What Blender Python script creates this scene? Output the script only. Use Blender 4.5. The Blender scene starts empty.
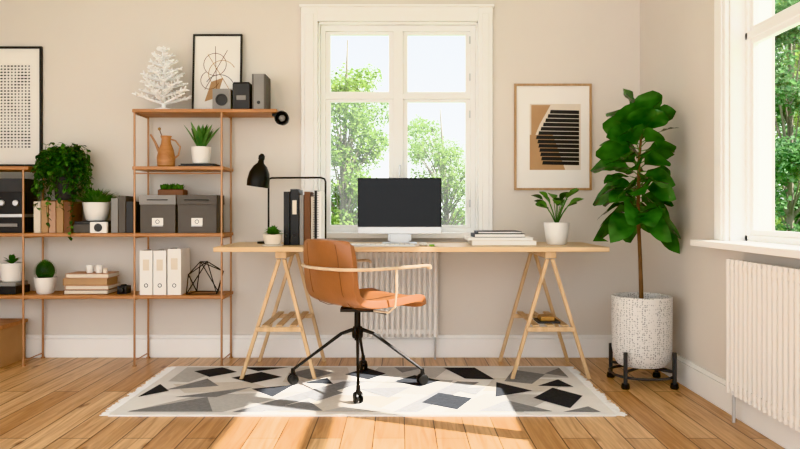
import bpy, math, random
from mathutils import Vector, Matrix, noise as mnoise
random.seed(7)
sc = bpy.context.scene
# ------------------------------------------------------------------ materials
def lin(h):
    h=h.lstrip('#'); o=[]
    for i in (0,2,4):
        c=int(h[i:i+2],16)/255
        o.append(c/12.92 if c<=0.04045 else ((c+0.055)/1.055)**2.4)
    return (o[0],o[1],o[2],1)
def N(nt,t,**k):
    n=nt.nodes.new(t)
    for a,b in k.items(): setattr(n,a,b)
    return n
def newmat(name):
    m=bpy.data.materials.new(name); m.use_nodes=True
    return m,m.node_tree,m.node_tree.nodes['Principled BSDF']
def mat(name,c,rough=.5,metal=0,var=.06,scale=8,bump=0,bscale=60,spec=.5,trans=0,coat=0):
    m,nt,p=newmat(name)
    p.inputs['Roughness'].default_value=rough; p.inputs['Metallic'].default_value=metal
    p.inputs['Specular IOR Level'].default_value=spec
    if coat: p.inputs['Coat Weight'].default_value=coat
    tc=N(nt,'ShaderNodeTexCoord'); no=N(nt,'ShaderNodeTexNoise'); no.inputs['Scale'].default_value=scale
    no.inputs['Detail'].default_value=4
    nt.links.new(tc.outputs['Object'],no.inputs['Vector'])
    r=N(nt,'ShaderNodeValToRGB'); L=lin(c)
    r.color_ramp.elements[0].position=.3; r.color_ramp.elements[1].position=.7
    r.color_ramp.elements[0].color=tuple(x*(1-var) for x in L[:3])+(1,)
    r.color_ramp.elements[1].color=tuple(min(1,x*(1+var)) for x in L[:3])+(1,)
    nt.links.new(no.outputs['Fac'],r.inputs['Fac']); nt.links.new(r.outputs['Color'],p.inputs['Base Color'])
    if bump:
        n2=N(nt,'ShaderNodeTexNoise'); n2.inputs['Scale'].default_value=bscale
        nt.links.new(tc.outputs['Object'],n2.inputs['Vector'])
        b=N(nt,'ShaderNodeBump'); b.inputs['Strength'].default_value=bump; b.inputs['Distance'].default_value=.01
        nt.links.new(n2.outputs['Fac'],b.inputs['Height']); nt.links.new(b.outputs['Normal'],p.inputs['Normal'])
    return m
def wood(name,c1,c2,axis='X',rough=.5,sc_=6):
    m,nt,p=newmat(name); p.inputs['Roughness'].default_value=rough
    tc=N(nt,'ShaderNodeTexCoord'); mp=N(nt,'ShaderNodeMapping')
    s=[sc_*3]*3; s['XYZ'.index(axis)]=sc_*.25; mp.inputs['Scale'].default_value=s
    no=N(nt,'ShaderNodeTexNoise'); no.inputs['Scale'].default_value=2; no.inputs['Detail'].default_value=6; no.inputs['Distortion'].default_value=.6
    r=N(nt,'ShaderNodeValToRGB'); r.color_ramp.elements[0].position=.35; r.color_ramp.elements[1].position=.65
    r.color_ramp.elements[0].color=lin(c1); r.color_ramp.elements[1].color=lin(c2)
    nt.links.new(tc.outputs['Object'],mp.inputs['Vector']); nt.links.new(mp.outputs['Vector'],no.inputs['Vector'])
    nt.links.new(no.outputs['Fac'],r.inputs['Fac']); nt.links.new(r.outputs['Color'],p.inputs['Base Color'])
    return m
def leafmat(name,c1,c2,rough=.35,tr=.25):
    m,nt,p=newmat(name); p.inputs['Roughness'].default_value=rough
    tc=N(nt,'ShaderNodeTexCoord'); no=N(nt,'ShaderNodeTexNoise'); no.inputs['Scale'].default_value=9
    r=N(nt,'ShaderNodeValToRGB'); r.color_ramp.elements[0].position=.35; r.color_ramp.elements[1].position=.65
    r.color_ramp.elements[0].color=lin(c1); r.color_ramp.elements[1].color=lin(c2)
    nt.links.new(tc.outputs['Object'],no.inputs['Vector']); nt.links.new(no.outputs['Fac'],r.inputs['Fac'])
    nt.links.new(r.outputs['Color'],p.inputs['Base Color'])
    t=N(nt,'ShaderNodeBsdfTranslucent'); nt.links.new(r.outputs['Color'],t.inputs['Color'])
    mx=N(nt,'ShaderNodeMixShader'); mx.inputs[0].default_value=tr
    nt.links.new(p.outputs[0],mx.inputs[1]); nt.links.new(t.outputs[0],mx.inputs[2])
    nt.links.new(mx.outputs[0],nt.nodes['Material Output'].inputs['Surface'])
    return m

M_wall=mat('wall_paint','dfd8cf',.9,var=.015,scale=1.5,bump=.04,bscale=150,spec=.2)
M_ceil=mat('ceiling_paint','f2efe9',.9,var=.01)
M_trim=mat('white_trim','f5f4f1',.45,var=.01)
M_rad=mat('radiator_enamel','e8e4de',.4,var=.01)
M_top=wood('desk_wood','d4b48a','e2c6a0','X',.45)
M_leg=wood('trestle_wood','c6a57c','d8ba94','Z',.5)
M_frame=wood('oak_frame','a98660','bf9c74','Z',.5)
M_shelf=wood('shelf_wood','a87145','bf8a5b','X',.45)
M_copper=mat('copper_rod','b88c6a',.4,.45,.03)
M_black=mat('black_metal','131313',.4,.3,.05)
M_blackp=mat('black_plastic','18191b',.45,0,.05)
M_dgrey=mat('dark_grey','3e4043',.6)
M_grey=mat('grey_fabric','66625e',.85,bump=.1,bscale=200)
M_lgrey=mat('light_grey','918e8a',.6)
M_white=mat('white_ceramic','efece6',.35,var=.015)
M_coral=mat('white_coral','fbfbfa',.6,var=.01)
M_paper=mat('white_paper','f1eee8',.8,var=.01)
M_cream=mat('cream_paper','e0d5c4',.8,var=.02)
M_tan=mat('tan_paper','b8946f',.75)
M_brown=mat('brown_leatherette','775038',.6)
M_rose=mat('pink_card','c69f86',.7)
M_gold=mat('brass','b08a55',.35,.7)
M_leather=mat('tan_leather','a06b45',.4,var=.2,scale=4,bump=.12,bscale=90,coat=.15)
M_armw=wood('arm_wood','d9c4a8','eadac0','X',.4)
M_screen=mat('screen_glass','0c0d0f',.15,0,.02,spec=.3)
M_alu=mat('aluminium','c9c9c8',.35,.5,.02)
M_soil=mat('soil','3a2a1e',.95,var=.3,scale=60,bump=.5)
M_trunk=mat('trunk_bark','6d5138',.8,var=.2,scale=20)
M_fig=leafmat('fig_leaf','1d4a1d','457d38',.22,.22)
M_green=leafmat('leaf_green','3a6c30','669a48',.4,.25)
M_dgreen=leafmat('leaf_dark','17391b','336029',.45,.2)
M_aloe=leafmat('aloe_green','3d6f3c','6f9a58',.4,.15)
M_tree=leafmat('tree_leaf','5f7d40','9fb562',.6,.5)
M_conif=leafmat('conifer_leaf','426842','73985f',.6,.4)
M_bark=mat('birch_bark','70695c',.9,var=.3,scale=5)
M_grass=mat('lawn','5d7f45',.95,var=.3,scale=2)
M_rug=mat('rug_wool','ebeae8',.95,var=.03,bump=.3,bscale=250,spec=.1)
M_rdark=mat('rug_charcoal','43464b',.95,var=.12,scale=60,bump=.3,bscale=250,spec=.1)
M_rmid=mat('rug_grey','8b8c8e',.95,var=.12,scale=60,bump=.3,bscale=250,spec=.1)
M_rlight=mat('rug_light_grey','c2c1bf',.95,var=.06,scale=60,bump=.3,bscale=250,spec=.1)
M_rbeige=mat('rug_beige','d8d3cb',.95,var=.05,scale=60,bump=.3,bscale=250,spec=.1)

m_,nt,p=newmat('window_glass')
t=N(nt,'ShaderNodeBsdfTransparent'); g=N(nt,'ShaderNodeBsdfGlossy'); g.inputs['Roughness'].default_value=.02
mx=N(nt,'ShaderNodeMixShader'); mx.inputs[0].default_value=.04
nt.links.new(t.outputs[0],mx.inputs[1]); nt.links.new(g.outputs[0],mx.inputs[2])
nt.links.new(mx.outputs[0],nt.nodes['Material Output'].inputs['Surface']); M_glass=m_

m_,nt,p=newmat('dotted_ceramic'); p.inputs['Roughness'].default_value=.5
tc=N(nt,'ShaderNodeTexCoord'); vo=N(nt,'ShaderNodeTexVoronoi'); vo.inputs['Scale'].default_value=85
vo.inputs['Randomness'].default_value=.5
r=N(nt,'ShaderNodeValToRGB'); r.color_ramp.elements[0].position=.2; r.color_ramp.elements[1].position=.42
r.color_ramp.elements[0].color=lin('8f8e8b'); r.color_ramp.elements[1].color=lin('dfddd9')
nt.links.new(tc.outputs['Object'],vo.inputs['Vector']); nt.links.new(vo.outputs['Distance'],r.inputs['Fac'])
nt.links.new(r.outputs['Color'],p.inputs['Base Color']); M_dot=m_

# pine floor
m_,nt,p=newmat('pine_planks'); p.inputs['Roughness'].default_value=.38
tc=N(nt,'ShaderNodeTexCoord'); sx=N(nt,'ShaderNodeSeparateXYZ'); cx=N(nt,'ShaderNodeCombineXYZ')
nt.links.new(tc.outputs['Object'],sx.inputs[0]); nt.links.new(sx.outputs['Y'],cx.inputs['X']); nt.links.new(sx.outputs['X'],cx.inputs['Y'])
br=N(nt,'ShaderNodeTexBrick'); br.offset=.37; br.inputs['Scale'].default_value=1
br.inputs['Brick Width'].default_value=2.1; br.inputs['Row Height'].default_value=.135
br.inputs['Mortar Size'].default_value=.003; br.inputs['Mortar Smooth'].default_value=.3; br.inputs['Bias'].default_value=0
br.inputs['Color1'].default_value=lin('c59665'); br.inputs['Color2'].default_value=lin('e6c193'); br.inputs['Mortar'].default_value=lin('5f432b')
nt.links.new(cx.outputs[0],br.inputs['Vector'])
mp=N(nt,'ShaderNodeMapping'); mp.inputs['Scale'].default_value=(1.3,22,1); nt.links.new(cx.outputs[0],mp.inputs['Vector'])
no=N(nt,'ShaderNodeTexNoise'); no.inputs['Scale'].default_value=1.6; no.inputs['Detail'].default_value=7; no.inputs['Distortion'].default_value=1.2
nt.links.new(mp.outputs[0],no.inputs['Vector'])
r=N(nt,'ShaderNodeValToRGB'); r.color_ramp.elements[0].position=.32; r.color_ramp.elements[1].position=.62
r.color_ramp.elements[0].color=(.58,.46,.36,1); r.color_ramp.elements[1].color=(1,1,1,1)
nt.links.new(no.outputs['Fac'],r.inputs['Fac'])
mul=N(nt,'ShaderNodeMixRGB',blend_type='MULTIPLY'); mul.inputs[0].default_value=.8
nt.links.new(br.outputs['Color'],mul.inputs[1]); nt.links.new(r.outputs['Color'],mul.inputs[2])
mp2=N(nt,'ShaderNodeMapping'); mp2.inputs['Scale'].default_value=(2.6,7,1); nt.links.new(cx.outputs[0],mp2.inputs['Vector'])
vo=N(nt,'ShaderNodeTexVoronoi'); vo.inputs['Scale'].default_value=1; nt.links.new(mp2.outputs[0],vo.inputs['Vector'])
r2=N(nt,'ShaderNodeValToRGB'); r2.color_ramp.elements[0].position=.05; r2.color_ramp.elements[1].position=.14
r2.color_ramp.elements[0].color=(.3,.16,.08,1); r2.color_ramp.elements[1].color=(1,1,1,1)
nt.links.new(vo.outputs['Distance'],r2.inputs['Fac'])
mul2=N(nt,'ShaderNodeMixRGB',blend_type='MULTIPLY'); mul2.inputs[0].default_value=.8
nt.links.new(mul.outputs[0],mul2.inputs[1]); nt.links.new(r2.outputs['Color'],mul2.inputs[2])
nt.links.new(mul2.outputs[0],p.inputs['Base Color'])
b=N(nt,'ShaderNodeBump'); b.inputs['Strength'].default_value=.4; b.inputs['Distance'].default_value=.004; b.invert=True
nt.links.new(br.outputs['Fac'],b.inputs['Height']); nt.links.new(b.outputs['Normal'],p.inputs['Normal'])
M_floor=m_

# ------------------------------------------------------------------ mesh builder
class B:
    def __init__(s): s.v=[];s.f=[];s.m=[];s.mats=[];s.M=Matrix()
    def mi(s,mt):
        if mt not in s.mats: s.mats.append(mt)
        return s.mats.index(mt)
    def add(s,vs,fs,mt):
        o=len(s.v); s.v+=[s.M@Vector(v) for v in vs]; k=s.mi(mt)
        for f in fs: s.f.append([o+i for i in f]); s.m.append(k)
    def box(s,x0,x1,y0,y1,z0,z1,mt,R=None):
        c=Vector(((x0+x1)/2,(y0+y1)/2,(z0+z1)/2))
        vs=[]
        for z in (z0,z1):
            for x,y in ((x0,y0),(x1,y0),(x1,y1),(x0,y1)):
                v=Vector((x,y,z))
                if R is not None: v=c+R@(v-c)
                vs.append(v)
        s.add(vs,[(3,2,1,0),(4,5,6,7),(0,1,5,4),(1,2,6,5),(2,3,7,6),(3,0,4,7)],mt)
    def beam(s,a,b,w,d,mt):
        a=Vector(a);b=Vector(b);vs=[]
        for q in (a,b):
            for x,y in ((-w,-d),(w,-d),(w,d),(-w,d)): vs.append(q+Vector((x/2,y/2,0)))
        s.add(vs,[(3,2,1,0),(4,5,6,7),(0,1,5,4),(1,2,6,5),(2,3,7,6),(3,0,4,7)],mt)
    def lathe(s,prof,c,mt,seg=32,R=None,caps=True):
        c=Vector(c);vs=[];fs=[]
        for r,z in prof:
            for i in range(seg):
                a=2*math.pi*i/seg; v=Vector((r*math.cos(a),r*math.sin(a),z))
                if R is not None: v=R@v
                vs.append(c+v)
        for k in range(len(prof)-1):
            for i in range(seg):
                j=(i+1)%seg; fs.append((k*seg+i,k*seg+j,(k+1)*seg+j,(k+1)*seg+i))
        if caps:
            fs.append(tuple(reversed(range(seg)))); n=(len(prof)-1)*seg; fs.append(tuple(range(n,n+seg)))
        s.add(vs,fs,mt)
    def tube(s,pts,r,mt,seg=8,radii=None,closed=False,fz=1):
        pts=[Vector(p) for p in pts]; n=len(pts); vs=[];fs=[]
        pn=None
        for i,p in enumerate(pts):
            if closed: t=pts[(i+1)%n]-pts[i-1]
            else: t=pts[min(i+1,n-1)]-pts[max(i-1,0)]
            t.normalize()
            if pn is None:
                u=Vector((0,0,1)) if abs(t.z)<.9 else Vector((1,0,0))
                pn=(u-t*u.dot(t)).normalized()
            else:
                pn=(pn-t*pn.dot(t)).normalized()
            bn=t.cross(pn); rr=radii[i] if radii else r
            for k in range(seg):
                a=2*math.pi*k/seg
                vs.append(p+pn*math.cos(a)*rr*fz+bn*math.sin(a)*rr)
        m=n if closed else n-1
        for i in range(m):
            a=i*seg;b2=((i+1)%n)*seg
            for k in range(seg):
                j=(k+1)%seg; fs.append((a+k,a+j,b2+j,b2+k))
        if not closed:
            fs.append(tuple(reversed(range(seg)))); fs.append(tuple(range((n-1)*seg,n*seg)))
        s.add(vs,fs,mt)
    def ball(s,c,r,mt,sx=1,sy=1,sz=1,seg=16,ring=10):
        vs=[];fs=[]
        for k in range(ring+1):
            a=math.pi*k/ring
            for i in range(seg):
                b2=2*math.pi*i/seg
                vs.append(Vector(c)+Vector((r*sx*math.sin(a)*math.cos(b2),r*sy*math.sin(a)*math.sin(b2),-r*sz*math.cos(a))))
        for k in range(ring):
            for i in range(seg):
                j=(i+1)%seg; fs.append((k*seg+i,k*seg+j,(k+1)*seg+j,(k+1)*seg+i))
        s.add(vs,fs,mt)
    def leaf(s,base,d,L,W,mt,droop=.2,fold=.25,n=6,obov=True,wav=0,side=None):
        base=Vector(base); d=Vector(d).normalized()
        sd=side if side is not None else d.cross(Vector((0,0,1)))
        if sd.length<.05: sd=Vector((1,0,0))
        sd=(sd-d*sd.dot(d)).normalized(); nm=sd.cross(d)
        vs=[];fs=[];us=(-1,-.5,0,.5,1)
        ph=random.random()*6
        for i in range(n+1):
            t=i/n
            w=(math.sin(math.pi*min(1,t**(1.25 if obov else .8)))**.75)*W/2+.0008
            c=base+d*L*t+Vector((0,0,-1))*droop*L*t*t
            for u in us:
                vs.append(c+sd*u*w+nm*(abs(u)*fold*w+wav*w*math.sin(t*14+ph+u*2)*abs(u)))
        for i in range(n):
            for k in range(4):
                a=i*5+k; fs.append((a,a+1,a+6,a+5))
        s.add(vs,fs,mt)
    def poly(s,pts,mt): s.add(pts,[tuple(range(len(pts)))],mt)
    def build(s,name,bevel=0,parent=None,smooth=True,bseg=2,inv=None):
        xs=[v.x for v in s.v];ys=[v.y for v in s.v];zs=[v.z for v in s.v]
        o=Vector(((min(xs)+max(xs))/2,(min(ys)+max(ys))/2,min(zs)))
        me=bpy.data.meshes.new(name); me.from_pydata([v-o for v in s.v],[],s.f)
        for mt in s.mats: me.materials.append(mt)
        for p,k in zip(me.polygons,s.m): p.material_index=k; p.use_smooth=smooth
        if smooth: me.set_sharp_from_angle(angle=math.radians(38))
        me.update()
        ob=bpy.data.objects.new(name,me); ob.location=o; sc.collection.objects.link(ob)
        if bevel:
            bm=ob.modifiers.new('bevel','BEVEL'); bm.width=bevel; bm.segments=bseg; bm.limit_method='ANGLE'; bm.angle_limit=math.radians(50)
        if parent is not None:
            ob.parent=parent; ob.matrix_parent_inverse=Matrix.Translation(parent.location).inverted()
        return ob
def rx(a): return Matrix.Rotation(a,3,'X')
def ry(a): return Matrix.Rotation(a,3,'Y')
def rz(a): return Matrix.Rotation(a,3,'Z')
def empty(name,loc):
    e=bpy.data.objects.new(name,None); e.location=loc; e.empty_display_size=.1; sc.collection.objects.link(e); return e
def rnd(a,b): return random.uniform(a,b)

# ------------------------------------------------------------------ room shell
YB=4.667; XR=1.60; XL=-3.5; YF=-1.6; H=2.75
b=B(); b.box(XL-.2,XR+.25,YF,YB+.3,-.1,0,M_floor); fl=b.build('floor',smooth=False)
b=B(); b.box(XL-.2,XR+.25,YF,YB+.3,H,H+.1,M_ceil); b.build('ceiling',smooth=False)
wx0,wx1,wz0,wz1=-.547,.52,.83,2.235
b=B(); b.box(XL-.2,wx0,YB,YB+.25,0,H,M_wall); b.box(wx1,XR+.25,YB,YB+.25,0,H,M_wall)
b.box(wx0,wx1,YB,YB+.25,0,wz0,M_wall); b.box(wx0,wx1,YB,YB+.25,wz1,H,M_wall); b.build('wall_back',smooth=False)
ry0,ry1=.9,3.40
b=B(); b.box(XR,XR+.22,ry1,YB,0,H,M_wall); b.box(XR,XR+.22,YF,ry0,0,H,M_wall)
b.box(XR,XR+.22,ry0,ry1,0,wz0,M_wall); b.box(XR,XR+.22,ry0,ry1,wz1+.03,H,M_wall); b.build('wall_right',smooth=False)
b=B(); b.box(XL-.2,XL,2.6,YB,0,H,M_wall); b.box(XL-.2,XL,YF,-1.2,0,H,M_wall); b.box(XL-.2,XL,-1.2,2.6,2.4,H,M_wall); b.box(XL-.2,XL,-1.2,2.6,0,.15,M_wall); b.build('wall_left',smooth=False)  # wide opening added in the unseen left wall to let in more sky light
b=B()
for y in (-1.17,.08,1.32,2.57): b.box(XL-.12,XL-.06,y-.03,y+.03,.15,2.4,M_trim)
for z in (.18,2.37): b.box(XL-.115,XL-.065,-1.2,2.6,z-.03,z+.03,M_trim)
b.build('added_light_opening',.003)  # unglazed frame bars of the added, out-of-view light opening
def bb(b,x0,x1,y0,y1,ax):
    b.box(x0,x1,y0,y1,0,.125,M_trim)
    if ax=='y': b.box(x0,x1,y0+.006,y1,.125,.15,M_trim)
    else: b.box(x0+.006,x1,y0,y1,.125,.15,M_trim)
b=B(); bb(b,XL,XR,YB-.02,YB,'y'); b.build('baseboard_back',.003)
b=B(); bb(b,XR-.02,XR,YF,YB-.02,'x'); b.build('baseboard_right',.003)

# back window -----------------------------------------------------------
b=B()
for (x0,x1) in ((wx0-.11,wx0),(wx1,wx1+.095)):
    b.box(x0,x1,YB-.025,YB,wz0-.06,wz1+.1,M_trim)
    b.box(x0+.025,x1-.025,YB-.034,YB-.025,wz0-.06,wz1+.05,M_trim)
b.box(wx0,wx1,YB-.025,YB,wz1,wz1+.1,M_trim); b.box(wx0-.12,wx1+.105,YB-.04,YB,wz1+.09,wz1+.108,M_trim)
b.build('trim_1',.004)
b=B()
b.box(wx0,wx0+.012,YB,YB+.2,wz0,wz1,M_trim); b.box(wx1-.012,wx1,YB,YB+.2,wz0,wz1,M_trim); b.box(wx0,wx1,YB,YB+.2,wz1-.012,wz1,M_trim)
fy0,fy1=YB+.06,YB+.11; xm=-.012; tz=1.745
b.box(wx0+.012,wx0+.045,fy0-.01,fy1,wz0,wz1-.012,M_trim); b.box(wx1-.045,wx1-.012,fy0-.01,fy1,wz0,wz1-.012,M_trim)
b.box(wx0+.045,wx1-.045,fy0-.01,fy1,wz1-.05,wz1-.012,M_trim); b.box(wx0+.045,wx1-.045,fy0-.01,fy1,wz0,wz0+.03,M_trim)
b.box(xm-.032,xm+.032,fy0-.02,fy1,wz0+.03,wz1-.05,M_trim)
b.box(wx0+.045,wx1-.045,fy0-.014,fy1,tz-.016,tz+.016,M_trim)
for (x0,x1) in ((wx0+.045,xm-.032),(xm+.032,wx1-.045)):
    for (z0,z1) in ((wz0+.03,tz-.016),(tz+.016,wz1-.05)):
        q=.032
        b.box(x0,x0+q,fy0+.005,fy1-.01,z0,z1,M_trim); b.box(x1-q,x1,fy0+.005,fy1-.01,z0,z1,M_trim)
        b.box(x0+q,x1-q,fy0+.005,fy1-.01,z0,z0+q*.6,M_trim); b.box(x0+q,x1-q,fy0+.005,fy1-.01,z1-q*.6,z1,M_trim)
        b.box(x0+q,x1-q,fy0+.03,fy0+.034,z0+q*.6,z1-q*.6,M_glass)
b.tube([(xm+.012,fy0-.02,1.28),(xm+.012,fy0-.045,1.28),(xm+.012,fy0-.045,1.20)],.007,M_alu)
for z in (1.0,1.6,1.85,2.1): b.box(wx1-.055,wx1-.045,fy0-.02,fy0-.008,z,z+.05,M_alu)
b.build('window_1',.003)
b=B(); b.box(wx0-.13,wx1+.115,YB-.07,YB,wz0-.035,wz0,M_trim); b.box(wx0+.012,wx1-.012,YB,YB+.05,wz0-.0,wz0+.002,M_trim); b.build('window_sill',.005)

# right window ----------------------------------------------------------
z1=wz1+.03
b=B()
for (y0,y1) in ((ry1,ry1+.12),(ry0-.12,ry0)):
    b.box(XR-.022,XR,y0,y1,wz0,z1+.12,M_trim); b.box(XR-.03,XR-.022,y0+.025,y1-.025,wz0,z1+.06,M_trim)
b.box(XR-.022,XR,ry0,ry1,z1,z1+.12,M_trim); b.build('trim_2',.004)
b=B(); gx0,gx1=XR+.08,XR+.125
b.box(XR,XR+.2,ry1-.012,ry1,wz0,z1,M_trim); b.box(XR,XR+.2,ry0,ry0+.012,wz0,z1,M_trim); b.box(XR,XR+.2,ry0,ry1,z1-.012,z1,M_trim)
b.box(gx0-.01,gx1,ry0+.012,ry1-.012,wz0,wz0+.03,M_trim); b.box(gx0-.01,gx1,ry0+.012,ry1-.012,z1-.05,z1-.012,M_trim)
b.box(gx0-.01,gx1,ry0+.012,ry1-.012,1.80,1.835,M_trim)
b.box(gx0-.01,gx1,ry1-.035,ry1-.012,wz0,z1-.012,M_trim); b.box(gx0-.01,gx1,ry0+.012,ry0+.035,wz0,z1-.012,M_trim)
ym=[ry0+.035,ry0+.035+(ry1-ry0-.07)/3,ry0+.035+2*(ry1-ry0-.07)/3,ry1-.035]
for y in ym[1:3]: b.box(gx0-.012,gx1,y-.035,y+.035,wz0+.03,z1-.05,M_trim)
for i in range(3):
    y0=ym[i]+(.035 if i else 0); y1=ym[i+1]-(.035 if i<2 else 0)
    for (a,c) in ((wz0+.03,1.80),(1.835,z1-.05)):
        q=.026
        b.box(gx0+.005,gx1-.01,y0,y0+q,a,c,M_trim); b.box(gx0+.005,gx1-.01,y1-q,y1,a,c,M_trim)
        b.box(gx0+.005,gx1-.01,y0+q,y1-q,a,a+.025,M_trim); b.box(gx0+.005,gx1-.01,y0+q,y1-q,c-.025,c,M_trim)
        b.box(gx0+.02,gx0+.024,y0+q,y1-q,a+.025,c-.025,M_glass)
b.build('window_2',.003)
b=B(); b.box(XR-.12,XR,ry0-.18,ry1+.17,wz0-.03,wz0,M_trim); b.box(XR,XR+.07,ry0+.012,ry1-.012,wz0,wz0+.002,M_trim); b.build('window_sill',.005)

# radiators -------------------------------------------------------------
def radiator(x0,x1,y0,y1,z0,z1,ax):
    b=B()
    if ax=='x':
        n=round((x1-x0)/.036); p=(x1-x0)/n
        b.box(x0,x1,y0+.03,y1-.01,z0+.03,z1-.03,M_rad)
        for i in range(n):
            xc=x0+(i+.5)*p; b.tube([(xc,y0+.02,z0),(xc,y0+.02,z1)],.0135,M_rad,10)
        b.box(x0,x1,y0+.012,y1-.01,z0+.02,z0+.05,M_rad); b.box(x0,x1,y0+.012,y1-.01,z1-.05,z1-.02,M_rad)
        for x in (x0+.08,x1-.08): b.box(x-.015,x+.015,y1-.02,YB-.0005,z1-.15,z1-.1,M_rad); b.box(x-.015,x+.015,y1-.02,YB-.0005,z0+.1,z0+.15,M_rad)
        b.tube([(x1-.02,y0+.04,z0+.02),(x1-.02,y0+.04,0)],.008,M_alu)
    else:
        n=round((y1-y0)/.04); p=(y1-y0)/n
        b.box(x0+.03,x1-.01,y0,y1,z0+.03,z1-.03,M_rad)
        for i in range(n):
            yc=y0+(i+.5)*p; b.tube([(x0+.02,yc,z0),(x0+.02,yc,z1)],.015,M_rad,10)
        b.box(x0+.012,x1-.01,y0,y1,z0+.02,z0+.05,M_rad); b.box(x0+.012,x1-.01,y0,y1,z1-.05,z1-.02,M_rad)
        for y in (y0+.12,y1-.12): b.box(x1-.02,XR-.0005,y-.015,y+.015,z1-.15,z1-.1,M_rad); b.box(x1-.02,XR-.0005,y-.015,y+.015,z0+.1,z0+.15,M_rad)
        b.tube([(x0+.04,y1-.02,z0+.02),(x0+.04,y1-.02,0)],.008,M_alu)
    b.build('radiator')
radiator(-.276,.25,4.56,4.64,.15,.72,'x')
radiator(1.50,1.575,1.2,3.25,.14,.755,'y')

# ------------------------------------------------------------------ rug
b=B(); RX0,RX1,RY0,RY1=-1.385,1.025,3.32,4.36; zt=.009
b.box(RX0,RX1,RY0,RY1,.0005,zt,M_rug)
W=RX1-RX0; D=RY1-RY0
D_,G_,L_,E_=M_rdark,M_rmid,M_rlight,M_rbeige
zp=zt+.0012
def rp(pts,mt):
    global zp
    zp+=.00003
    b.poly([(RX0+x*W,RY0+y*D,zp) for x,y in pts],mt)
for pts,mt in [
 ([(.03,.04),(.22,.04),(.36,.40),(.14,.34)],L_),([(.10,.38),(.30,.42),(.22,.62),(.05,.56)],E_),
 ([(.24,.04),(.30,.04),(.50,.62),(.44,.62)],G_),([(.33,.04),(.52,.04),(.58,.30),(.44,.34)],E_),
 ([(.50,.40),(.66,.34),(.70,.64),(.56,.72)],L_),([(.30,.60),(.46,.66),(.44,.96),(.30,.96)],E_),
 ([(.56,.04),(.61,.04),(.76,.60),(.71,.62)],G_),([(.66,.04),(.82,.04),(.92,.34),(.76,.36)],L_),
 ([(.76,.42),(.92,.40),(.96,.66),(.80,.70)],E_),([(.50,.76),(.66,.70),(.70,.96),(.52,.96)],L_),
 ([(.86,.72),(.98,.70),(.98,.96),(.88,.96)],L_),([(.03,.62),(.08,.60),(.14,.96),(.03,.96)],L_),
]: rp(pts,mt)
for pts,mt in [
 ([(.06,.86),(.115,.72),(.17,.84),(.12,.96)],D_),([(.17,.70),(.23,.58),(.29,.72),(.23,.84)],D_),
 ([(.17,.96),(.22,.86),(.29,.96)],D_),([(.30,.80),(.36,.66),(.41,.82),(.35,.94)],G_),
 ([(.05,.44),(.115,.68),(.16,.52)],G_),([(.01,.30),(.06,.42),(.02,.56)],D_),
 ([(.03,.05),(.20,.05),(.16,.30)],G_),([(.09,.30),(.18,.30),(.24,.50)],G_),
 ([(.24,.46),(.30,.30),(.33,.54)],D_),([(.30,.06),(.42,.06),(.38,.24)],G_),
 ([(.355,.36),(.40,.22),(.45,.38),(.40,.52)],G_),([(.35,.58),(.42,.56),(.40,.70)],D_),
 ([(.44,.78),(.50,.66),(.54,.80),(.49,.94)],D_),
 ([(.42,.05),(.56,.05),(.50,.20)],L_),([(.48,.46),(.55,.28),(.60,.50)],G_),
 ([(.56,.62),(.62,.50),(.67,.64),(.61,.76)],D_),([(.58,.82),(.64,.96),(.56,.96)],G_),
 ([(.62,.20),(.69,.08),(.73,.28),(.66,.38)],D_),([(.68,.46),(.74,.34),(.77,.50)],G_),
 ([(.685,.95),(.73,.68),(.80,.66),(.765,.95)],D_),([(.73,.05),(.88,.05),(.80,.24)],G_),
 ([(.78,.30),(.87,.42),(.80,.60)],D_),([(.82,.62),(.88,.56),(.93,.78),(.86,.90)],G_),
 ([(.86,.28),(.92,.10),(.97,.32),(.92,.48)],D_),([(.89,.52),(.97,.50),(.95,.66)],D_),
 ([(.90,.04),(.975,.04),(.96,.13)],G_),([(.93,.80),(.98,.72),(.98,.94)],G_),
]: rp(pts,mt)
for sgn,xe in ((-1,RX0),(1,RX1)):
    y=RY0+.005
    while y<RY1-.003:
        l=rnd(.035,.06)
        b.tube([(xe,y,.006),(xe+sgn*l*.5,y+rnd(-.004,.004),.006),(xe+sgn*l,y+rnd(-.01,.01),.004)],.003,M_rug,5); y+=.013
b.build('area_rug',smooth=False)

# ------------------------------------------------------------------ desk
desk=empty('desk',(.06,4.29,0))
b=B(); b.box(-1.06,1.19,3.97,4.6,.742,.770,M_top); b.build('desk_top',.004,desk)
def trestle(xc,xa,xb,nm):
    b=B()
    for y in (4.02,4.53):
        z_=.0112 if y<4.3 else 0
        b.beam((xa,y,z_),(xc-.014,y,.70),.022,.024,M_leg); b.beam((xb,y,z_),(xc+.014,y,.70),.022,.024,M_leg)
        t=.30/.70
        b.box(xa+(xc-xa)*t-.01,xb+(xc-xb)*t+.01,y-.028,y-.013,.285,.312,M_leg)
    b.box(xc-.032,xc+.032,3.99,4.57,.705,.7415,M_leg)
    for k in range(3):
        x0=xa+(xc-xa)*t; x1=xb+(xc-xb)*t; xx=x0+(x1-x0)*(k+.5)/3
        b.box(xx-.02,xx+.02,4.0,4.55,.3125,.3225,M_leg)
    b.build(nm,.003,desk)
trestle(-.68,-.91,-.49,'trestle_1'); trestle(.86,.645,1.085,'trestle_2')
b=B(); b.box(.80,.93,4.05,4.2,.323,.335,M_dgrey); b.box(.82,.9,4.07,4.17,.335,.36,M_gold); b.build('pencil_tin',.003)

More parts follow.
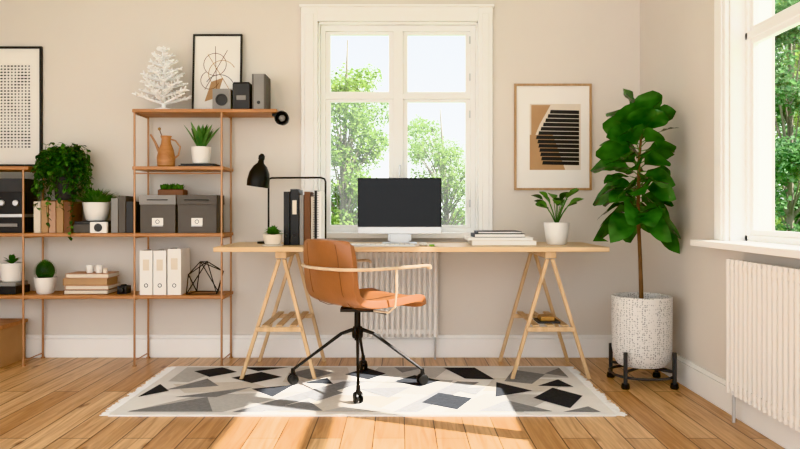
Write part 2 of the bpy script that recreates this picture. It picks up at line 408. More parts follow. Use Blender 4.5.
# ------------------------------------------------------------------ shelving
shelf=empty('shelving_unit',(-1.9,4.52,0))
b=B(); rr=.0068; Yf,Yk=4.395,4.635
for x,zt_ in ((-1.667,1.593),(-1.12,1.593),(-2.365,1.233),(-3.05,1.233)):
    for y in (Yf,Yk):
        b.tube([(x,y,0),(x,y,zt_)],rr,M_copper,10); b.lathe([(.013,0),(.013,.008)],(x,y,0),M_copper,12)
    for z in (zt_,.813,.423,.04): b.tube([(x,Yf,z-.006),(x,Yk,z-.006)],.004,M_copper,8)
b.tube([(-1.667,Yf-.008,1.21),(-1.12,Yf-.008,1.21)],.004,M_copper)
b.build('copper_rods',0,shelf)
T1,T2,T3,T4=1.615,1.255,.835,.445
def board(x0,x1,z,nm):
    b=B(); b.box(x0,x1,Yf-.006,Yk+.006,z-.022,z,M_shelf); b.build(nm,.003,shelf)
board(-1.68,-.775,T1,'board_1'); board(-1.68,-1.105,T2,'board_2'); board(-3.07,-1.105,T3,'board_3'); board(-3.07,-1.105,T4,'board_4'); board(-3.07,-2.33,T2,'board_5')

# --- top shelf items
b=B(); cx,cy=-1.52,4.5
b.lathe([(.055,0),(.055,.014),(.014,.025),(.01,.05)],(cx,cy,T1),M_coral,24)
b.tube([(cx,cy,T1+.02),(cx+.005,cy,T1+.2),(cx,cy,T1+.42)],.008,M_coral,8,radii=[.013,.011,.005])
for tier in range(8):
    u=tier/7; zc=.05+.34*u; Lm=.14*(1-u)**.75+.028
    nb=8 if tier<5 else 6
    for k in range(nb):
        a=2*math.pi*k/nb+tier*.5; L=Lm*rnd(.85,1.08)
        p0=Vector((cx,cy,T1+zc)); d=Vector((math.cos(a),math.sin(a)*.65,rnd(.2,.38))).normalized()
        b.tube([p0,p0+d*L*.5+Vector((0,0,-.004)),p0+d*L],.004,M_coral,6,radii=[.009,.008,.006])
        for t in (.35,.55,.75,.95):
            for s in (-1,1):
                q=p0+d*L*t; sd=Vector((-math.sin(a)*.8,math.cos(a)*.5,0))*s+Vector((0,0,rnd(-.3,.5)))+d*.6
                b.tube([q,q+sd.normalized()*.028*(1.1-.4*u)],.004,M_coral,5,radii=[.007,.0045])
b.build('coral_ornament')
def frame(name,x0,x1,z0,z1,y,fw,mf,mm,draw,lean=0,depth=.02):
    b=B(); R=Matrix.Rotation(-lean,4,'X'); b.M=Matrix.Translation((0,y,z0))@R
    h=z1-z0
    b.box(x0,x0+fw,-depth,0,0,h,mf); b.box(x1-fw,x1,-depth,0,0,h,mf); b.box(x0+fw,x1-fw,-depth,0,0,fw,mf); b.box(x0+fw,x1-fw,-depth,0,h-fw,h,mf)
    b.box(x0+fw,x1-fw,-depth*.5,-.001,fw,h-fw,mm)
    b.yy=-depth*.5-.001
    draw(b,x0,x1,h); b.build(name,0,smooth=False)
def d_line(b,x0,x1,h):
    w=x1-x0; y=b.yy
    def P(u,v): return (x0+u*w,y,v*h)
    def arc(cu,cv,r,a0,a1,mt,th=.0018,n=18):
        b.tube([(x0+cu*w+r*math.cos(a0+(a1-a0)*i/n),y,cv*h+r*math.sin(a0+(a1-a0)*i/n)) for i in range(n+1)],th,mt,5)
    arc(.45,.62,.075,0,6.28,M_brown); arc(.6,.5,.09,.5,4,M_gold); arc(.35,.42,.06,2,6,M_brown); arc(.55,.3,.1,0,2.6,M_blackp)
    b.poly([P(.25,.15),P(.5,.2),P(.62,.45),P(.38,.4)],M_tan); b.tube([P(.25,.3),P(.7,.8)],.0018,M_brown,5); b.tube([P(.75,.3),P(.3,.75)],.0018,M_gold,5); b.tube([P(.5,.15),P(.45,.85)],.0018,M_brown,5)
frame('framed_line_art',-1.37,-1.045,T1+.001,2.145,4.622,.011,M_blackp,M_paper,d_line,.06)
b=B(); b.box(-1.19,-1.075,4.44,4.56,T1,1.75,M_lgrey); b.lathe([(.038,0),(.038,.008),(.028,.008),(.028,.004)],(-1.132,4.44,1.68),M_dgrey,24,R=rx(math.pi/2)); b.build('desk_speaker',.01,bseg=3)
b=B(); b.box(-1.065,-.955,4.45,4.58,T1,1.785,M_dgrey); b.box(-1.06,-.96,4.455,4.575,1.785,1.795,M_blackp); b.box(-1.04,-.98,4.447,4.452,1.68,1.71,M_lgrey); b.build('storage_tin',.004)
b=B(); b.box(-.935,-.925,4.42,4.6,T1,1.84,M_grey); b.box(-.86,-.85,4.42,4.6,T1,1.84,M_grey); b.box(-.925,-.86,4.42,4.43,T1,1.84,M_lgrey); b.box(-.925,-.86,4.43,4.59,T1+.003,1.825,M_paper); b.lathe([(.011,0),(.011,.003)],(-.893,4.42,1.66),M_dgrey,16,R=rx(math.pi/2)); b.build('file_binder',.002)
b=B()
c=Vector((-.745,4.43,1.56))
b.lathe([(.03,-.03),(.042,-.02),(.045,.03),(.038,.03),(.036,-.01),(.02,-.018)],c,M_black,24,R=rx(math.pi/2))
b.ball(c+Vector((0,-.005,0)),.022,M_lgrey); b.tube([c+Vector((0,.02,.04)),(-.76,4.45,1.60),(-.775,4.45,1.588)],.006,M_black)
b.box(-.81,-.772,4.43,4.47,1.575,1.5925,M_black); b.build('clip_spotlight')

# --- shelf 2 items
b=B(); c=(-1.50,4.49,T2)
b.lathe([(.045,0),(.055,.01),(.058,.06),(.048,.11),(.032,.15),(.028,.18),(.036,.20),(.032,.20),(.022,.18),(.026,.15)],c,M_shelf,28)
b.tube([(-1.455,4.49,T2+.05),(-1.42,4.49,T2+.08),(-1.41,4.49,T2+.13),(-1.44,4.49,T2+.17),(-1.472,4.49,T2+.18)],.006,M_copper)
b.tube([(-1.545,4.49,T2+.10),(-1.57,4.49,T2+.16),(-1.60,4.49,T2+.21)],.007,M_copper,8,radii=[.011,.008,.006])
b.tube([(-1.5,4.49,T2+.13),(-1.54,4.48,T2+.24)],.003,M_brown); b.ball((-1.54,4.48,T2+.245),.01,M_gold); b.build('copper_pitcher')
b=B(); b.box(-1.40,-1.17,4.42,4.58,T2,T2+.010,M_dgrey); b.box(-1.39,-1.175,4.43,4.57,T2+.010,T2+.02,M_blackp); b.build('notebook_stack',.002)
def pot(b,c,r0,r1,h,mt,soil=True,seg=28):
    b.lathe([(r0*.85,0),(r0,h*.06),((r0+r1)/2*1.03,h*.5),(r1,h),(r1*.9,h),(r1*.88,h*.86)],c,mt,seg)
    b.lathe([(r1*.9,0),(r1*.88,.002)],(c[0],c[1],c[2]+h*.86),M_soil,seg)
b=B(); c=(-1.278,4.5,T2+.02); pot(b,c,.052,.062,.11,M_white)
for k in range(16):
    a=k*2.4; t=k/16; L=rnd(.14,.19)
    b.leaf((c[0]+.015*math.cos(a),c[1]+.015*math.sin(a),c[2]+.09),(math.cos(a)*(.6-.5*t),math.sin(a)*(.6-.5*t),.9),L+.03,.034,M_aloe,droop=.08,fold=.6,obov=False)
b.build('potted_aloe')

# --- shelf 3 items
def sbox(x0,x1,z0,z1,nm='storage_box'):
    b=B(); b.box(x0+.004,x1-.004,4.42,4.6,z0,z1-.05,M_grey); b.box(x0,x1,4.414,4.606,z1-.06,z1,M_lgrey if x0<-1.43 else M_grey)
    b.box((x0+x1)/2-.035,(x0+x1)/2+.035,4.4165,4.42,z0+.05,z0+.095,M_paper)
    b.box((x0+x1)/2-.035,(x0+x1)/2+.035,4.412,4.4165,z0+.042,z0+.05,M_alu)
    b.tube([((x0+x1)/2+.012*math.cos(i*.7),4.4155,z0+.072+.012*math.sin(i*.7)) for i in range(9)],.002,M_blackp,5,closed=True)
    b.tube([(x0+.05,4.413,z1-.03),(x0+.06,4.405,z1-.03),(x1-.06,4.405,z1-.03),(x1-.05,4.413,z1-.03)],.003,M_dgrey,6)
    b.build(nm,.004)
sbox(-1.645,-1.415,T3,1.075); sbox(-1.408,-1.155,T3,1.075)
b=B(); b.box(-1.54,-1.38,4.45,4.55,1.0752,1.11,M_brown); b.box(-1.533,-1.387,4.457,4.543,1.11,1.113,M_soil)
for k in range(90): b.leaf((rnd(-1.53,-1.39),rnd(4.46,4.54),1.112),(rnd(-.6,.6),rnd(-.6,.6),1),rnd(.035,.055),.013,M_green,fold=.4,n=3,obov=False)
b.build('succulent_planter',.003)
b=B(); 
for i,(mt,h) in enumerate(((M_lgrey,.22),(M_grey,.235),(M_dgrey,.2))):
    b.box(-1.83+i*.048,-1.785+i*.048,4.43,4.6,T3,T3+h,mt)
b.build('magazine_files',.003)
b=B(); b.box(-1.95,-1.845,4.40,4.428,T3,T3+.07,M_paper); b.lathe([(.026,0),(.026,.006),(.02,.006)],(-1.897,4.40,T3+.035),M_dgrey,20,R=rx(math.pi/2)); b.build('desk_clock',.006)
b=B(); b.box(-2.07,-1.86,4.432,4.6,T3,T3+.055,M_grey); b.box(-2.065,-1.865,4.437,4.595,T3+.055,T3+.075,M_dgrey); b.build('document_box',.003)
b=B(); c=(-1.955,4.51,T3+.075); pot(b,c,.062,.085,.12,M_white)
for k in range(200):
    a=rnd(0,6.28); q=rnd(0,1)
    b.leaf((c[0]+.05*q*math.cos(a),c[1]+.05*q*math.sin(a),c[2]+.1),(math.cos(a)*(.2+q*.8),math.sin(a)*(.2+q*.8),.9),rnd(.11,.18),.012,M_green,droop=.3,fold=.3,n=4,obov=False)
b.build('potted_grass')
b=B()
for i,mt in enumerate((M_cream,M_tan,M_rose,M_tan,M_brown)):
    b.box(-2.325+i*.048,-2.281+i*.048,4.44,4.6,T3,T3+.2+.008*(i%2),mt)
b.build('magazine_holders',.003)
# trailing plant: domed top, ragged strands that fall in front of the holders
b=B(); c=(-2.16,4.52,T3+.209); pot(b,c,.06,.075,.24,M_dgrey)
def strand(a,out,drop,up,fy):
    x0=c[0]; y0=c[1]; z0=c[2]+.24
    dx=math.cos(a); dy=math.sin(a)*fy
    P=[]; n_=int(8+drop*30)
    for i in range(n_):
        t=i/(n_-1)
        if t<.3: u=t/.3; P.append(Vector((x0+dx*out*u,y0+dy*out*u,z0+up*math.sin(u*math.pi*.75))))
        else: u=(t-.3)/.7; P.append(Vector((x0+dx*(out+.015*u)+.010*math.sin(u*9+a*5),y0+dy*(out+.01*u),z0+up*.7-drop*u)))
    P=[p for p in P if (p.z>T3+.25 or p.y<4.425)]
    if len(P)<2: return
    b.tube(P,.0015,M_dgreen,4)
    for p in P:
        for j in range(2 if p.z<z0-.08 else 3):
            b.leaf(p,(rnd(-1,1),rnd(-1,.4),rnd(-.9,.3)),rnd(.024,.036),.021,M_dgreen if random.random()<.7 else M_green,n=3,droop=.3)
for k in range(34):
    a=k*2.4; drop=rnd(.10,.30)
    strand(a,rnd(.08,.16),drop,rnd(.06,.13),.9 if math.sin(a)<0 else .6)
for k in range(13):
    a=-math.pi/2+(-1.25+2.5*k/12); strand(a,rnd(.15,.17),rnd(.32,.56) if k%2 else rnd(.2,.4),rnd(.05,.11),1.0)
for k in range(110):
    a=rnd(0,6.28);e=rnd(.1,1.4);R=rnd(.06,.10)
    b.leaf((c[0]+R*math.cos(a)*math.cos(e),c[1]+R*.7*math.sin(a)*math.cos(e),c[2]+.24+R*.9*math.sin(e)),(math.cos(a),math.sin(a)*.7,rnd(-.3,.8)),rnd(.025,.04),.022,M_green if random.random()<.5 else M_dgreen,n=3,droop=.3)
for i,v in enumerate(b.v):
    if v.y>4.655: v.y=4.655
b.build('trailing_plant')
b=B(); 
for z0,z1_,mt in ((T3,T3+.1,M_blackp),(T3+.1,T3+.12,M_alu),(T3+.12,T3+.26,M_blackp),(T3+.26,T3+.345,M_dgrey)):
    b.box(-2.75,-2.385,4.43,4.61,z0,z1_,mt)
for i in range(4): b.lathe([(.02,0),(.018,.012)],(-2.43-i*.09,4.43,T3+.19),M_alu,20,R=rx(math.pi/2))
b.box(-2.7,-2.42,4.426,4.43,T3+.04,T3+.06,M_lgrey); b.build('stereo_stack',.003)

# --- shelf 4 items
b=B(); b.box(-2.66,-2.43,4.43,4.6,T4,T4+.05,M_blackp); b.box(-2.65,-2.44,4.44,4.59,T4+.05,T4+.075,M_lgrey); b.build('media_player',.003)
b=B(); c=(-2.5,4.51,T4+.075); pot(b,c,.058,.068,.12,M_white)
for k in range(50):
    a=rnd(0,6.28); q=rnd(0,1); b.leaf((c[0],c[1],c[2]+.11),(math.cos(a)*q,math.sin(a)*q,.8),rnd(.06,.1),.02,M_green,droop=.3,n=4,obov=False)
b.build('potted_herb')
b=B(); c=(-2.275,4.49,T4); pot(b,c,.05,.066,.105,M_white)
b.ball((c[0],c[1],c[2]+.145),.056,M_dgreen,sz=1.15)
for k in range(220):
    a=k*2.4; e=math.asin(-.3+1.3*k/220) ; d=Vector((math.cos(a)*math.cos(e),math.sin(a)*math.cos(e),math.sin(e)))
    p=Vector((c[0],c[1],c[2]+.145))+Vector((d.x*.055,d.y*.055,d.z*.063)); b.leaf(p,d,.016,.006,M_aloe,n=2,obov=False)
b.build('potted_cactus')
b=B(); z=T4
for i,(h,mt,dx) in enumerate(((.03,M_brown,0),(.028,M_rose,.008),(.045,M_tan,-.004),(.03,M_rose,.012))):
    x0,x1=-2.13+dx,-1.85+dx*.5
    b.box(x0,x1,4.43,4.6,z,z+.004,mt); b.box(x0,x1,4.43,4.6,z+h-.004,z+h,mt); b.box(x0,x0+.004,4.43,4.6,z+.004,z+h-.004,mt); b.box(x0+.004,x1-.003,4.433,4.597,z+.004,z+h-.004,M_cream if i!=2 else M_tan); z+=h
b.build('book_stack',.0015)
b=B(); 
for x in (-1.985,-1.925): b.lathe([(.018,0),(.022,.01),(.022,.05),(.018,.05),(.017,.01)],(x,4.48,z),M_white,20)
b.lathe([(.015,0),(.015,.03)],(-1.885,4.48,z),M_cream,16); b.build('espresso_cups')
b=B(); b.box(-1.80,-1.74,4.45,4.53,T4,T4+.05,M_dgrey); b.lathe([(.02,0),(.02,.02),(.015,.022)],(-1.77,4.45,T4+.026),M_blackp,20,R=rx(math.pi/2)); b.box(-1.785,-1.755,4.47,4.5,T4+.05,T4+.06,M_blackp); b.build('compact_camera',.003)
def binder(x0,w,mt,z0,h,y0,y1,lab=True,nm='ring_binder'):
    b=B(); b.box(x0,x0+w,y0,y0+.006,z0,z0+h,mt); b.box(x0,x0+.004,y0+.006,y1,z0,z0+h,mt); b.box(x0+w-.004,x0+w,y0+.006,y1,z0,z0+h,mt)
    b.box(x0+.006,x0+w-.006,y0+.012,y1-.01,z0+.002,z0+h-.02,M_paper)
    b.tube([(x0+w/2+.011*math.cos(i*.52),y0,z0+.06+.011*math.sin(i*.52)) for i in range(12)],.0025,M_dgrey,5,closed=True)
    if lab: b.box(x0+w*.25,x0+w*.75,y0-.001,y0,z0+h*.55,z0+h*.8,M_cream)
    b.build(nm,.002)
for i in range(2): binder(-1.64+i*.086,.08,M_white,T4,.28,4.41,4.6)
binder(-1.465,.085,M_paper,T4,.29,4.41,4.6)
b=B(); pts=[(-1.35,4.42,T4+.004),(-1.16,4.43,T4+.004),(-1.19,4.58,T4+.004),(-1.33,4.58,T4+.004),(-1.36,4.5,T4+.12),(-1.14,4.52,T4+.14),(-1.22,4.43,T4+.21),(-1.3,4.56,T4+.2)]
for i,j in ((0,1),(1,2),(2,3),(3,0),(0,4),(4,3),(1,5),(5,2),(4,6),(6,5),(6,7),(7,4),(7,5),(0,6),(1,6),(3,7),(2,7)): b.tube([pts[i],pts[j]],.0032,M_black,6)
for q in pts: b.ball(q,.0038,M_black,seg=8,ring=6)
b.build('wire_sculpture')
b=B(); b.box(-3.0,-2.47,4.3,4.62,0,.24,M_tan); b.box(-3.01,-2.46,4.29,4.63,.24,.265,M_shelf); b.build('wooden_box',.004)

# ------------------------------------------------------------------ wall art
def d_dots(b,x0,x1,h):
    w=x1-x0;y=b.yy
    rs=random.Random(5)
    for i in range(27):
        for j in range(20):
            u=.14+.74*(j+.5)/20; v=.15+.70*(i+.5)/27
            k=mnoise.noise(Vector((i*.2,j*.28,0)))
            ww=.0085+.010*max(0,k+.2); hh=.0085
            b.box(x0+u*w-ww/2,x0+u*w+ww/2,y-.0015,y-.0005,v*h-hh/2,v*h+hh/2,M_blackp if k>-.22 else M_dgrey)
frame('framed_dot_print',-3.0,-2.38,1.27,2.067,YB-.001,.014,M_blackp,M_paper,d_dots)
def d_str(b,x0,x1,h):
    w=x1-x0;y=b.yy
    def P(u,v,o=0): return (x0+u*w,y-o,v*h)
    b.poly([P(.20,.19),P(.20,.81),P(.86,.81),P(.86,.19)],M_cream)
    b.poly([P(.20,.19,.0004),P(.2,.52,.0004),P(.50,.52,.0004),P(.66,.19,.0004)],M_tan)
    b.poly([P(.22,.42,.0008),P(.22,.80,.0008),P(.47,.80,.0008),P(.33,.62,.0008)],M_tan)
    n=13
    for i in range(n):
        v0=.24+.52*i/n; s=.36-.16*i/n if i<6 else .28+.03*(i-6)
        b.poly([P(s,v0,.0012),P(s+.01,v0+.034,.0012),P(.84,v0+.028,.0012),P(.84,v0-.006,.0012)],M_blackp)
frame('framed_abstract_print',.76,1.273,1.113,1.82,YB-.001,.014,M_frame,M_paper,d_str)

# ------------------------------------------------------------------ desk items
DZ=.7702
b=B()
my=4.30
b.box(-.26,.255,my,my+.018,.835,1.178,M_blackp)
b.box(-.255,.25,my-.003,my,.878,1.173,M_screen)
b.box(-.26,.255,my-.004,my,.835,.877,M_alu)
b.box(-.075,.07,my+.018,my+.03,.79,.98,M_alu)
b.box(-.11,.105,my-.05,my+.15,DZ,DZ+.008,M_alu)
b.box(-.06,.055,my+.012,my+.03,DZ+.008,.84,M_alu)
b.build('computer_monitor',.003)
b=B(); b.box(-.32,.09,4.03,4.14,DZ,DZ+.008,M_alu)
for r_ in range(4):
    for k in range(14): b.box(-.313+k*.0285,-.288+k*.0285,4.036+r_*.025,4.058+r_*.025,DZ+.008,DZ+.012,M_white)
b.build('keyboard',.001)
b=B(); b.ball((.135,4.085,DZ+.012),.03,M_white,sx=.9,sy=1.6,sz=.38); b.build('computer_mouse')
b=B(); z=DZ
for x0,x1,h,mt in ((.425,.81,.03,M_cream),(.40,.79,.018,M_paper),(.44,.74,.022,M_dgrey),(.46,.72,.014,M_blackp)):
    b.box(x0,x1,4.14,4.36,z,z+.003,mt); b.box(x0,x1,4.14,4.36,z+h-.003,z+h,mt); b.box(x0+.003,x1-.003,4.143,4.357,z+.003,z+h-.003,M_paper); b.box(x0,x0+.003,4.14,4.36,z+.003,z+h-.003,mt); z+=h
b.build('magazine_pile',.001)
b=B(); c=(.953,4.26,DZ); pot(b,c,.06,.077,.135,M_white)
for k in range(18):
    a=k*2.4+.3; q=rnd(.15,.8); L=rnd(.08,.20)
    p0=Vector((c[0],c[1],c[2]+.115)); d=Vector((math.cos(a)*q,math.sin(a)*q*.8,rnd(.7,1))).normalized(); p1=p0+d*L
    b.tube([p0,p0+d*L*.5+Vector((0,0,.01)),p1],.0025,M_green,5)
    sd_=d.cross(Vector((0,0,1))); sd_=Matrix.Rotation(rnd(-.8,.8),3,d)@sd_
    b.leaf(p1,(d.x*1.3,d.y*1.3,d.z*.6),rnd(.085,.12),rnd(.05,.068),M_green if k%3 else M_dgreen,droop=.3,fold=.2,side=sd_)
b.build('potted_houseplant')
b=B(); c=(-.745,4.10,DZ); b.lathe([(.058,0),(.064,.006),(.060,.008),(.04,.005)],c,M_white,28)
pot(b,(c[0],c[1],DZ+.008),.046,.056,.06,M_cream)
for k in range(44):
    a=k*2.4; t=k/44; b.leaf((c[0],c[1],DZ+.062),(math.cos(a)*(1.1-t),math.sin(a)*(1.1-t),.4+t),rnd(.055,.08),.024,M_green,fold=.4,n=4)
b.build('potted_succulent')
binder(-.695,.036,M_blackp,DZ,.32,4.18,4.36,False,'lever_arch_file')
binder(-.655,.05,M_blackp,DZ,.335,4.18,4.36,True,'lever_arch_file')
b=B(); b.box(-.60,-.575,4.18,4.36,DZ,DZ+.30,M_lgrey); b.box(-.572,-.535,4.18,4.36,DZ,DZ+.32,M_brown); b.box(-.532,-.51,4.18,4.36,DZ,DZ+.29,M_cream); b.build('standing_books',.002)
b=B(); b.box(-.505,-.49,4.13,4.33,DZ,DZ+.325,M_blackp); b.box(-.49,-.465,4.133,4.327,DZ,DZ+.32,M_paper)
for i in range(22):
    z=DZ+.012+i*.0142; b.tube([(-.4975+.016*math.cos(j*.9),4.13+.012*math.sin(j*.9),z) for j in range(7)],.0015,M_blackp,5,closed=True)
b.build('spiral_notebook')
b=B(); b.box(-.45,-.36,4.1,4.25,DZ,DZ+.01,mat('blue_cover','4d86b0',.5)); b.box(-.445,-.365,4.105,4.24,DZ+.01,DZ+.018,M_paper); b.build('notepad',.001)
b=B(); b.box(.17,.2,4.05,4.09,DZ,DZ+.01,mat('green_rubber','7aa83a',.6)); b.build('eraser',.003)
b=B(); ly=4.42
b.lathe([(.07,0),(.07,.012),(.015,.018),(.01,.03)],(-.83,ly,DZ),M_black,28)
b.tube([(-.83,ly,DZ+.015),(-.83,ly,1.16),(-.825,ly,1.178),(-.81,ly,1.183),(-.50,ly,1.185),(-.478,ly,1.178),(-.47,ly,1.16),(-.47,ly,.80)],.006,M_black,10)
b.lathe([(.02,0),(.02,.03)],(-.47,ly,DZ),M_black,16)
b.tube([(-.83,ly,1.13),(-.86,ly-.01,1.16),(-.885,ly-.01,1.21)],.007,M_black)
R=ry(math.radians(8))
b.lathe([(.068,-.06),(.070,-.02),(.062,.03),(.042,.07),(.02,.09),(.016,.11),(.02,.115),(.02,.135),(.008,.15),(.006,.15),(.006,.09),(.04,.06),(.058,.025),(.066,-.02),(.065,-.06)],(-.885,ly-.03,1.185),M_black,28,R=R,caps=False)
b.ball((-.885,ly-.03,1.16),.035,M_white)
b.build('desk_lamp')

# ------------------------------------------------------------------ office chair
CX,CY=-.235,3.87; th=math.radians(40)
ch=empty('office_chair',(CX,CY,0))
base=Matrix.Translation((CX,CY,0))
CM=Matrix.Translation((CX+.04,CY,0))@Matrix.Rotation(th,4,'Z')
prof=[(.27,.425),(.262,.455),(.235,.472),(.17,.475),(.09,.468),(0,.462),(-.08,.462),(-.15,.468),(-.205,.49),(-.235,.53),(-.25,.59),(-.262,.66),(-.275,.73),(-.287,.79),(-.292,.815)]
hw=[.19,.205,.218,.225,.23,.232,.232,.23,.226,.225,.226,.226,.224,.212,.19]
vs=[];fs=[];NU=13
for i,((px,pz),w) in enumerate(zip(prof,hw)):
    for k in range(NU):
        u=-1+2*k/(NU-1)
        bk=max(0,(i-7)/7)
        x=px+bk*.055*abs(u)**2.2; z=pz+(1-min(1,bk*2))*.014*abs(u)**3
        if i==14: z-=.02*abs(u)**4
        vs.append(CM@Vector((x,u*w,z)))
for i in range(len(prof)-1):
    for k in range(NU-1): a=i*NU+k; fs.append((a,a+1,a+NU+1,a+NU))
me=bpy.data.meshes.new('seat_shell'); o=Vector((CX,CY,.4)); me.from_pydata([v-o for v in vs],[],fs); me.materials.append(M_leather)
for p in me.polygons: p.use_smooth=True
ob=bpy.data.objects.new('seat_shell',me); ob.location=o; sc.collection.objects.link(ob)
s_=ob.modifiers.new('sol','SOLIDIFY'); s_.thickness=.040; s_.offset=0
bv=ob.modifiers.new('bev','BEVEL'); bv.width=.012; bv.segments=3; bv.limit_method='ANGLE'; bv.angle_limit=math.radians(50)
ss=ob.modifiers.new('sub','SUBSURF'); ss.levels=1; ss.render_levels=2
ob.parent=ch
b=B(); b.M=CM
for u in (-.62,.62):
    pts=[]
    for i in range(2,14):
        px,pz=prof[i]; w=hw[i]
        bk=max(0,(i-7)/7); x=px+bk*.055*abs(u)**2.2; z=pz+.003
        if i>=9: x-=.0205
        else: z-=.0245
        pts.append((x,u*w,z))
    b.tube(pts[:],.002,M_brown,5)
b.build('seams',0,ch)
b=B(); b.M=CM
za=.665
path=[(.245,-.262,za-.015),(.225,-.268,za),(.12,-.275,za),(-.05,-.275,za),(-.18,-.262,za),(-.26,-.215,za),(-.305,-.12,za),(-.318,0,za),(-.305,.12,za),(-.26,.215,za),(-.18,.262,za),(-.05,.275,za),(.12,.275,za),(.225,.268,za),(.245,.262,za-.015)]
sm=[]
for i in range(len(path)-1):
    p0=Vector(path[max(i-1,0)]);p1=Vector(path[i]);p2=Vector(path[i+1]);p3=Vector(path[min(i+2,len(path)-1)])
    for j in range(5):
        t=j/5; sm.append(.5*((2*p1)+(-p0+p2)*t+(2*p0-5*p1+4*p2-p3)*t*t+(-p0+3*p1-3*p2+p3)*t**3))
sm.append(Vector(path[-1]))
b.tube(sm,.014,M_armw,12,fz=.6)
for s in (-1,1):
    b.tube([(.0,.273*s,za),(-.0,.275*s,.55),(.0,.262*s,.46),(.0,.21*s,.425),(0,0,.418)],.006,M_armw,10)
b.build('armrests',0,ch)
b=B(); b.M=Matrix.Translation((CX,CY,0))
b.box(-.09,.09,-.07,.07,.415,.432,M_black); b.lathe([(.017,.25),(.017,.42)],(0,0,0),M_black,20); b.lathe([(.026,.262),(.03,.27),(.03,.315),(.024,.325)],(0,0,0),M_black,20)
b.tube([(.05,-.03,.42),(.16,-.1,.41)],.005,M_black)
for a in (math.radians(3),math.radians(88),math.radians(177),math.radians(274)):
    d=Vector((math.cos(a),math.sin(a),0)); R_=.36
    b.tube([d*.02+Vector((0,0,.31)),d*.09+Vector((0,0,.285)),d*.25+Vector((0,0,.165)),d*R_+Vector((0,0,.082))],.012,M_black,10,radii=[.011,.0095,.008,.008])
    c=d*R_; b.lathe([(.011,.055),(.011,.09)],(c.x,c.y,0),M_black,14)
    Rw=rz(a+.4)@rx(math.pi/2)
    for s in (-.02,.008): 
        ax=Rw@Vector((0,0,1)); q=c+ax*s; b.lathe([(.024,0),(.029,.002),(.029,.011),(.024,.013)],(q.x,q.y,.0295),M_black,20,R=Rw)
    b.lathe([(.006,-.02),(.006,.02)],(c.x,c.y,.0295),M_black,10,R=Rw)
    b.box(c.x-.014,c.x+.014,c.y-.014,c.y+.014,.045,.062,M_black)
b.build('swivel_base',0,ch)
for o2 in ch.children: o2.matrix_parent_inverse=base.inverted()
ch.location.z=0.0115

# ------------------------------------------------------------------ fiddle leaf fig
b=B(); c=(1.37,3.97,0)
b.lathe([(.10,.10),(.13,.108),(.152,.14),(.163,.2),(.166,.49),(.158,.497),(.15,.49),(.15,.44)],c,M_dot,40)
b.lathe([(.15,.44),(.149,.443)],c,M_soil,32)
for k in range(4):
    a=math.pi/4+k*math.pi/2; d=Vector((math.cos(a),math.sin(a),0)); q=Vector(c)+d*.19
    b.box(q.x-.009,q.x+.009,q.y-.009,q.y+.009,.03,.2,M_dgrey,)
    b.lathe([(.02,0),(.024,.008),(.02,.03)],(q.x,q.y,0),M_black,16)
    b.tube([q+Vector((0,0,.092)),Vector((c[0],c[1],.092))],.008,M_dgrey)
b.tube([(c[0]+.178*math.cos(i*math.pi/16),c[1]+.178*math.sin(i*math.pi/16),.06) for i in range(32)],.008,M_dgrey,8,closed=True)
tr=[Vector((1.37,3.97,.44)),Vector((1.362,3.97,.7)),Vector((1.35,3.97,.95)),Vector((1.355,3.97,1.25)),Vector((1.375,3.97,1.48))]
b.tube(tr,.01,M_trunk,10,radii=[.013,.011,.01,.009,.005])
def along(z):
    for i in range(4):
        if tr[i].z<=z<=tr[i+1].z: return tr[i].lerp(tr[i+1],(z-tr[i].z)/(tr[i+1].z-tr[i].z))
    return tr[-1]
n=66
for k in range(n):
    t=k/(n-1); z=.88+.60*t; p=along(z); a=k*2.39996+.5
    el=.0+.75*t**1.3+rnd(-.3,.35)
    if k>=n-4: el=1.15+rnd(-.25,.1)
    if t<.3 and math.cos(a)<0: el=max(el,.15)
    L=rnd(.20,.26)
    if math.cos(a)>.2: L*=.84
    d=Vector((math.cos(a)*math.cos(el),math.sin(a)*math.cos(el),math.sin(el))); q=p+d*rnd(.03,.07)
    b.tube([p,q],.003,M_green,5)
    tw=rnd(.1,1.0)*random.choice((-1,1)); sdv=d.cross(Vector((0,0,1))); sdv=Matrix.Rotation(tw,3,d)@sdv
    dr=.6*(1-t)+.15
    b.leaf(q,d,L*.88,L*.70,M_fig,droop=dr,fold=rnd(.05,.25),n=10,wav=.10,side=sdv)
for i,v in enumerate(b.v):
    if v.x>1.585: b.v[i].x=1.585
    if v.x<1.20 and v.z<.80: b.v[i].x=1.20
b.build('fiddle_leaf_fig')

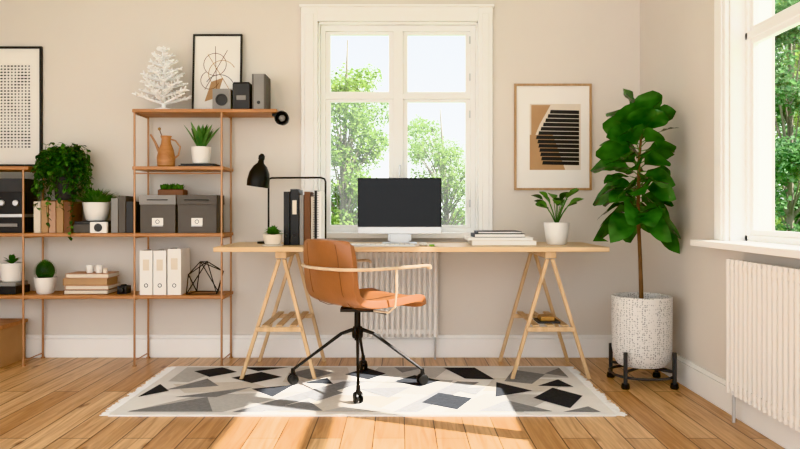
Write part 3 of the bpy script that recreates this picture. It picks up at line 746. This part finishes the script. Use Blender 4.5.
# ------------------------------------------------------------------ outdoors
b=B(); b.box(-40,60,6,80,-.6,-.5,M_grass); b.box(3,60,-40,6,-.6,-.5,M_grass); b.build('lawn',smooth=False)
def tree(name,x,y,z0,hgt,blobs,n,mt,ls,lean=0):
    b=B(); top=Vector((x+lean,y,hgt))
    b.tube([(x,y,z0),(x+lean*.4,y,z0+(hgt-z0)*.5),top],.06,M_bark,8,radii=[.07,.045,.012])
    for (bx,by,bz,r) in blobs:
        s=Vector((x+lean*.3,y,z0+(bz-z0)*.6)); b.tube([s,(s+Vector((bx,by,bz)))/2+Vector((0,0,.1)),(bx,by,bz)],.02,M_bark,6,radii=[.018,.012,.005])
    tot=sum(r**2 for *_,r in blobs)
    for (bx,by,bz,r) in blobs:
        for i in range(int(n*r*r/tot)):
            v=Vector((random.gauss(0,1),random.gauss(0,1),random.gauss(0,1))).normalized()*r*random.random()**.45
            p=Vector((bx,by,bz))+v
            if p.z<-.35: continue
            d=Vector((rnd(-1,1),rnd(-1,1),rnd(-1,.3))).normalized(); s=d.cross(Vector((rnd(-1,1),rnd(-1,1),1))).normalized()
            l=ls*rnd(.7,1.3); b.add([p,p+d*l*.5+s*l*.35,p+d*l,p+d*l*.5-s*l*.35],[(0,1,2,3)],mt)
    b.build(name,smooth=False)
def blobs(cx,cy,pts,k,s):
    o=[]
    for (x,z,r) in pts:
        for i in range(k): o.append((x+rnd(-r,r),cy+rnd(-.8,.8),max(-.1,z+rnd(-r,r)*.9),s*rnd(.6,1.2)))
    return o
tree('birch_tree',-1.0,12,-.499,3.9,blobs(-.8,12,[(-.8,3.0,.35),(-.8,2.4,.45),(-.8,1.8,.5),(-.6,1.2,.5),(-1.2,1.6,.5),(-.5,.6,.5)],10,.26),17000,M_tree,.06,.1)
tree('birch_tree',1.0,14,-.499,3.0,blobs(.9,14,[(.5,2.4,.35),(1.0,1.9,.45),(.8,1.4,.6),(1.4,1.5,.5),(.3,1.1,.4),(1.2,.7,.5)],9,.26),14000,M_tree,.055,-.2)
tree('hedge_shrub',0,16,-.499,1.4,blobs(0,16,[(-2.2,.6,.5),(-1.2,.7,.5),(-.2,.6,.5),(.8,.7,.5),(1.8,.7,.5),(2.8,.6,.5)],6,.35),9000,M_conif,.1)
tree('spruce_tree',6.3,11.3,-.499,5,blobs(6.3,11.3,[(6.2,3.9,.3),(6.2,3.0,.5),(6.2,2.2,.6),(6.3,1.3,.8),(6.6,.4,.8)],8,.33),13000,M_conif,.085)
tree('birch_tree',8,14,-.499,6.5,blobs(8,14,[(7.6,5.2,.6),(7.8,4,.8),(7.7,2.8,.9),(7.6,1.6,.9),(7.5,.4,.8)],9,.42),14000,M_tree,.09)

# ------------------------------------------------------------------ light
w=bpy.data.worlds.new('World'); sc.world=w; w.use_nodes=True; nt=w.node_tree
bg=nt.nodes['Background']; tc=N(nt,'ShaderNodeTexCoord'); sp=N(nt,'ShaderNodeSeparateXYZ'); r=N(nt,'ShaderNodeValToRGB')
nt.links.new(tc.outputs['Generated'],sp.inputs[0]); nt.links.new(sp.outputs['Z'],r.inputs['Fac'])
e=r.color_ramp.elements; e[0].position=0; e[0].color=(.98,.99,1,1); e[1].position=.6; e[1].color=(.76,.87,1,1)
nt.links.new(r.outputs['Color'],bg.inputs['Color']); bg.inputs['Strength'].default_value=2.1
sd=bpy.data.lights.new('sun','SUN'); sd.energy=13; sd.angle=math.radians(.6); sd.color=(1,.95,.88)
so=bpy.data.objects.new('sun',sd); sc.collection.objects.link(so); so.location=(8,2,7)
so.rotation_euler=Vector((-1,.42,-.88)).to_track_quat('-Z','Y').to_euler()

# ------------------------------------------------------------------ camera
cd=bpy.data.cameras.new('camera'); cd.lens=31.5; cd.sensor_width=36; cd.shift_y=-.018
co=bpy.data.objects.new('camera',cd); co.location=(0,0,.98); co.rotation_euler=(math.pi/2,0,0); sc.collection.objects.link(co); sc.camera=co
try:
    sc.view_settings.view_transform='Khronos PBR Neutral'
except Exception as ex: print(ex)
sc.view_settings.exposure=0.5
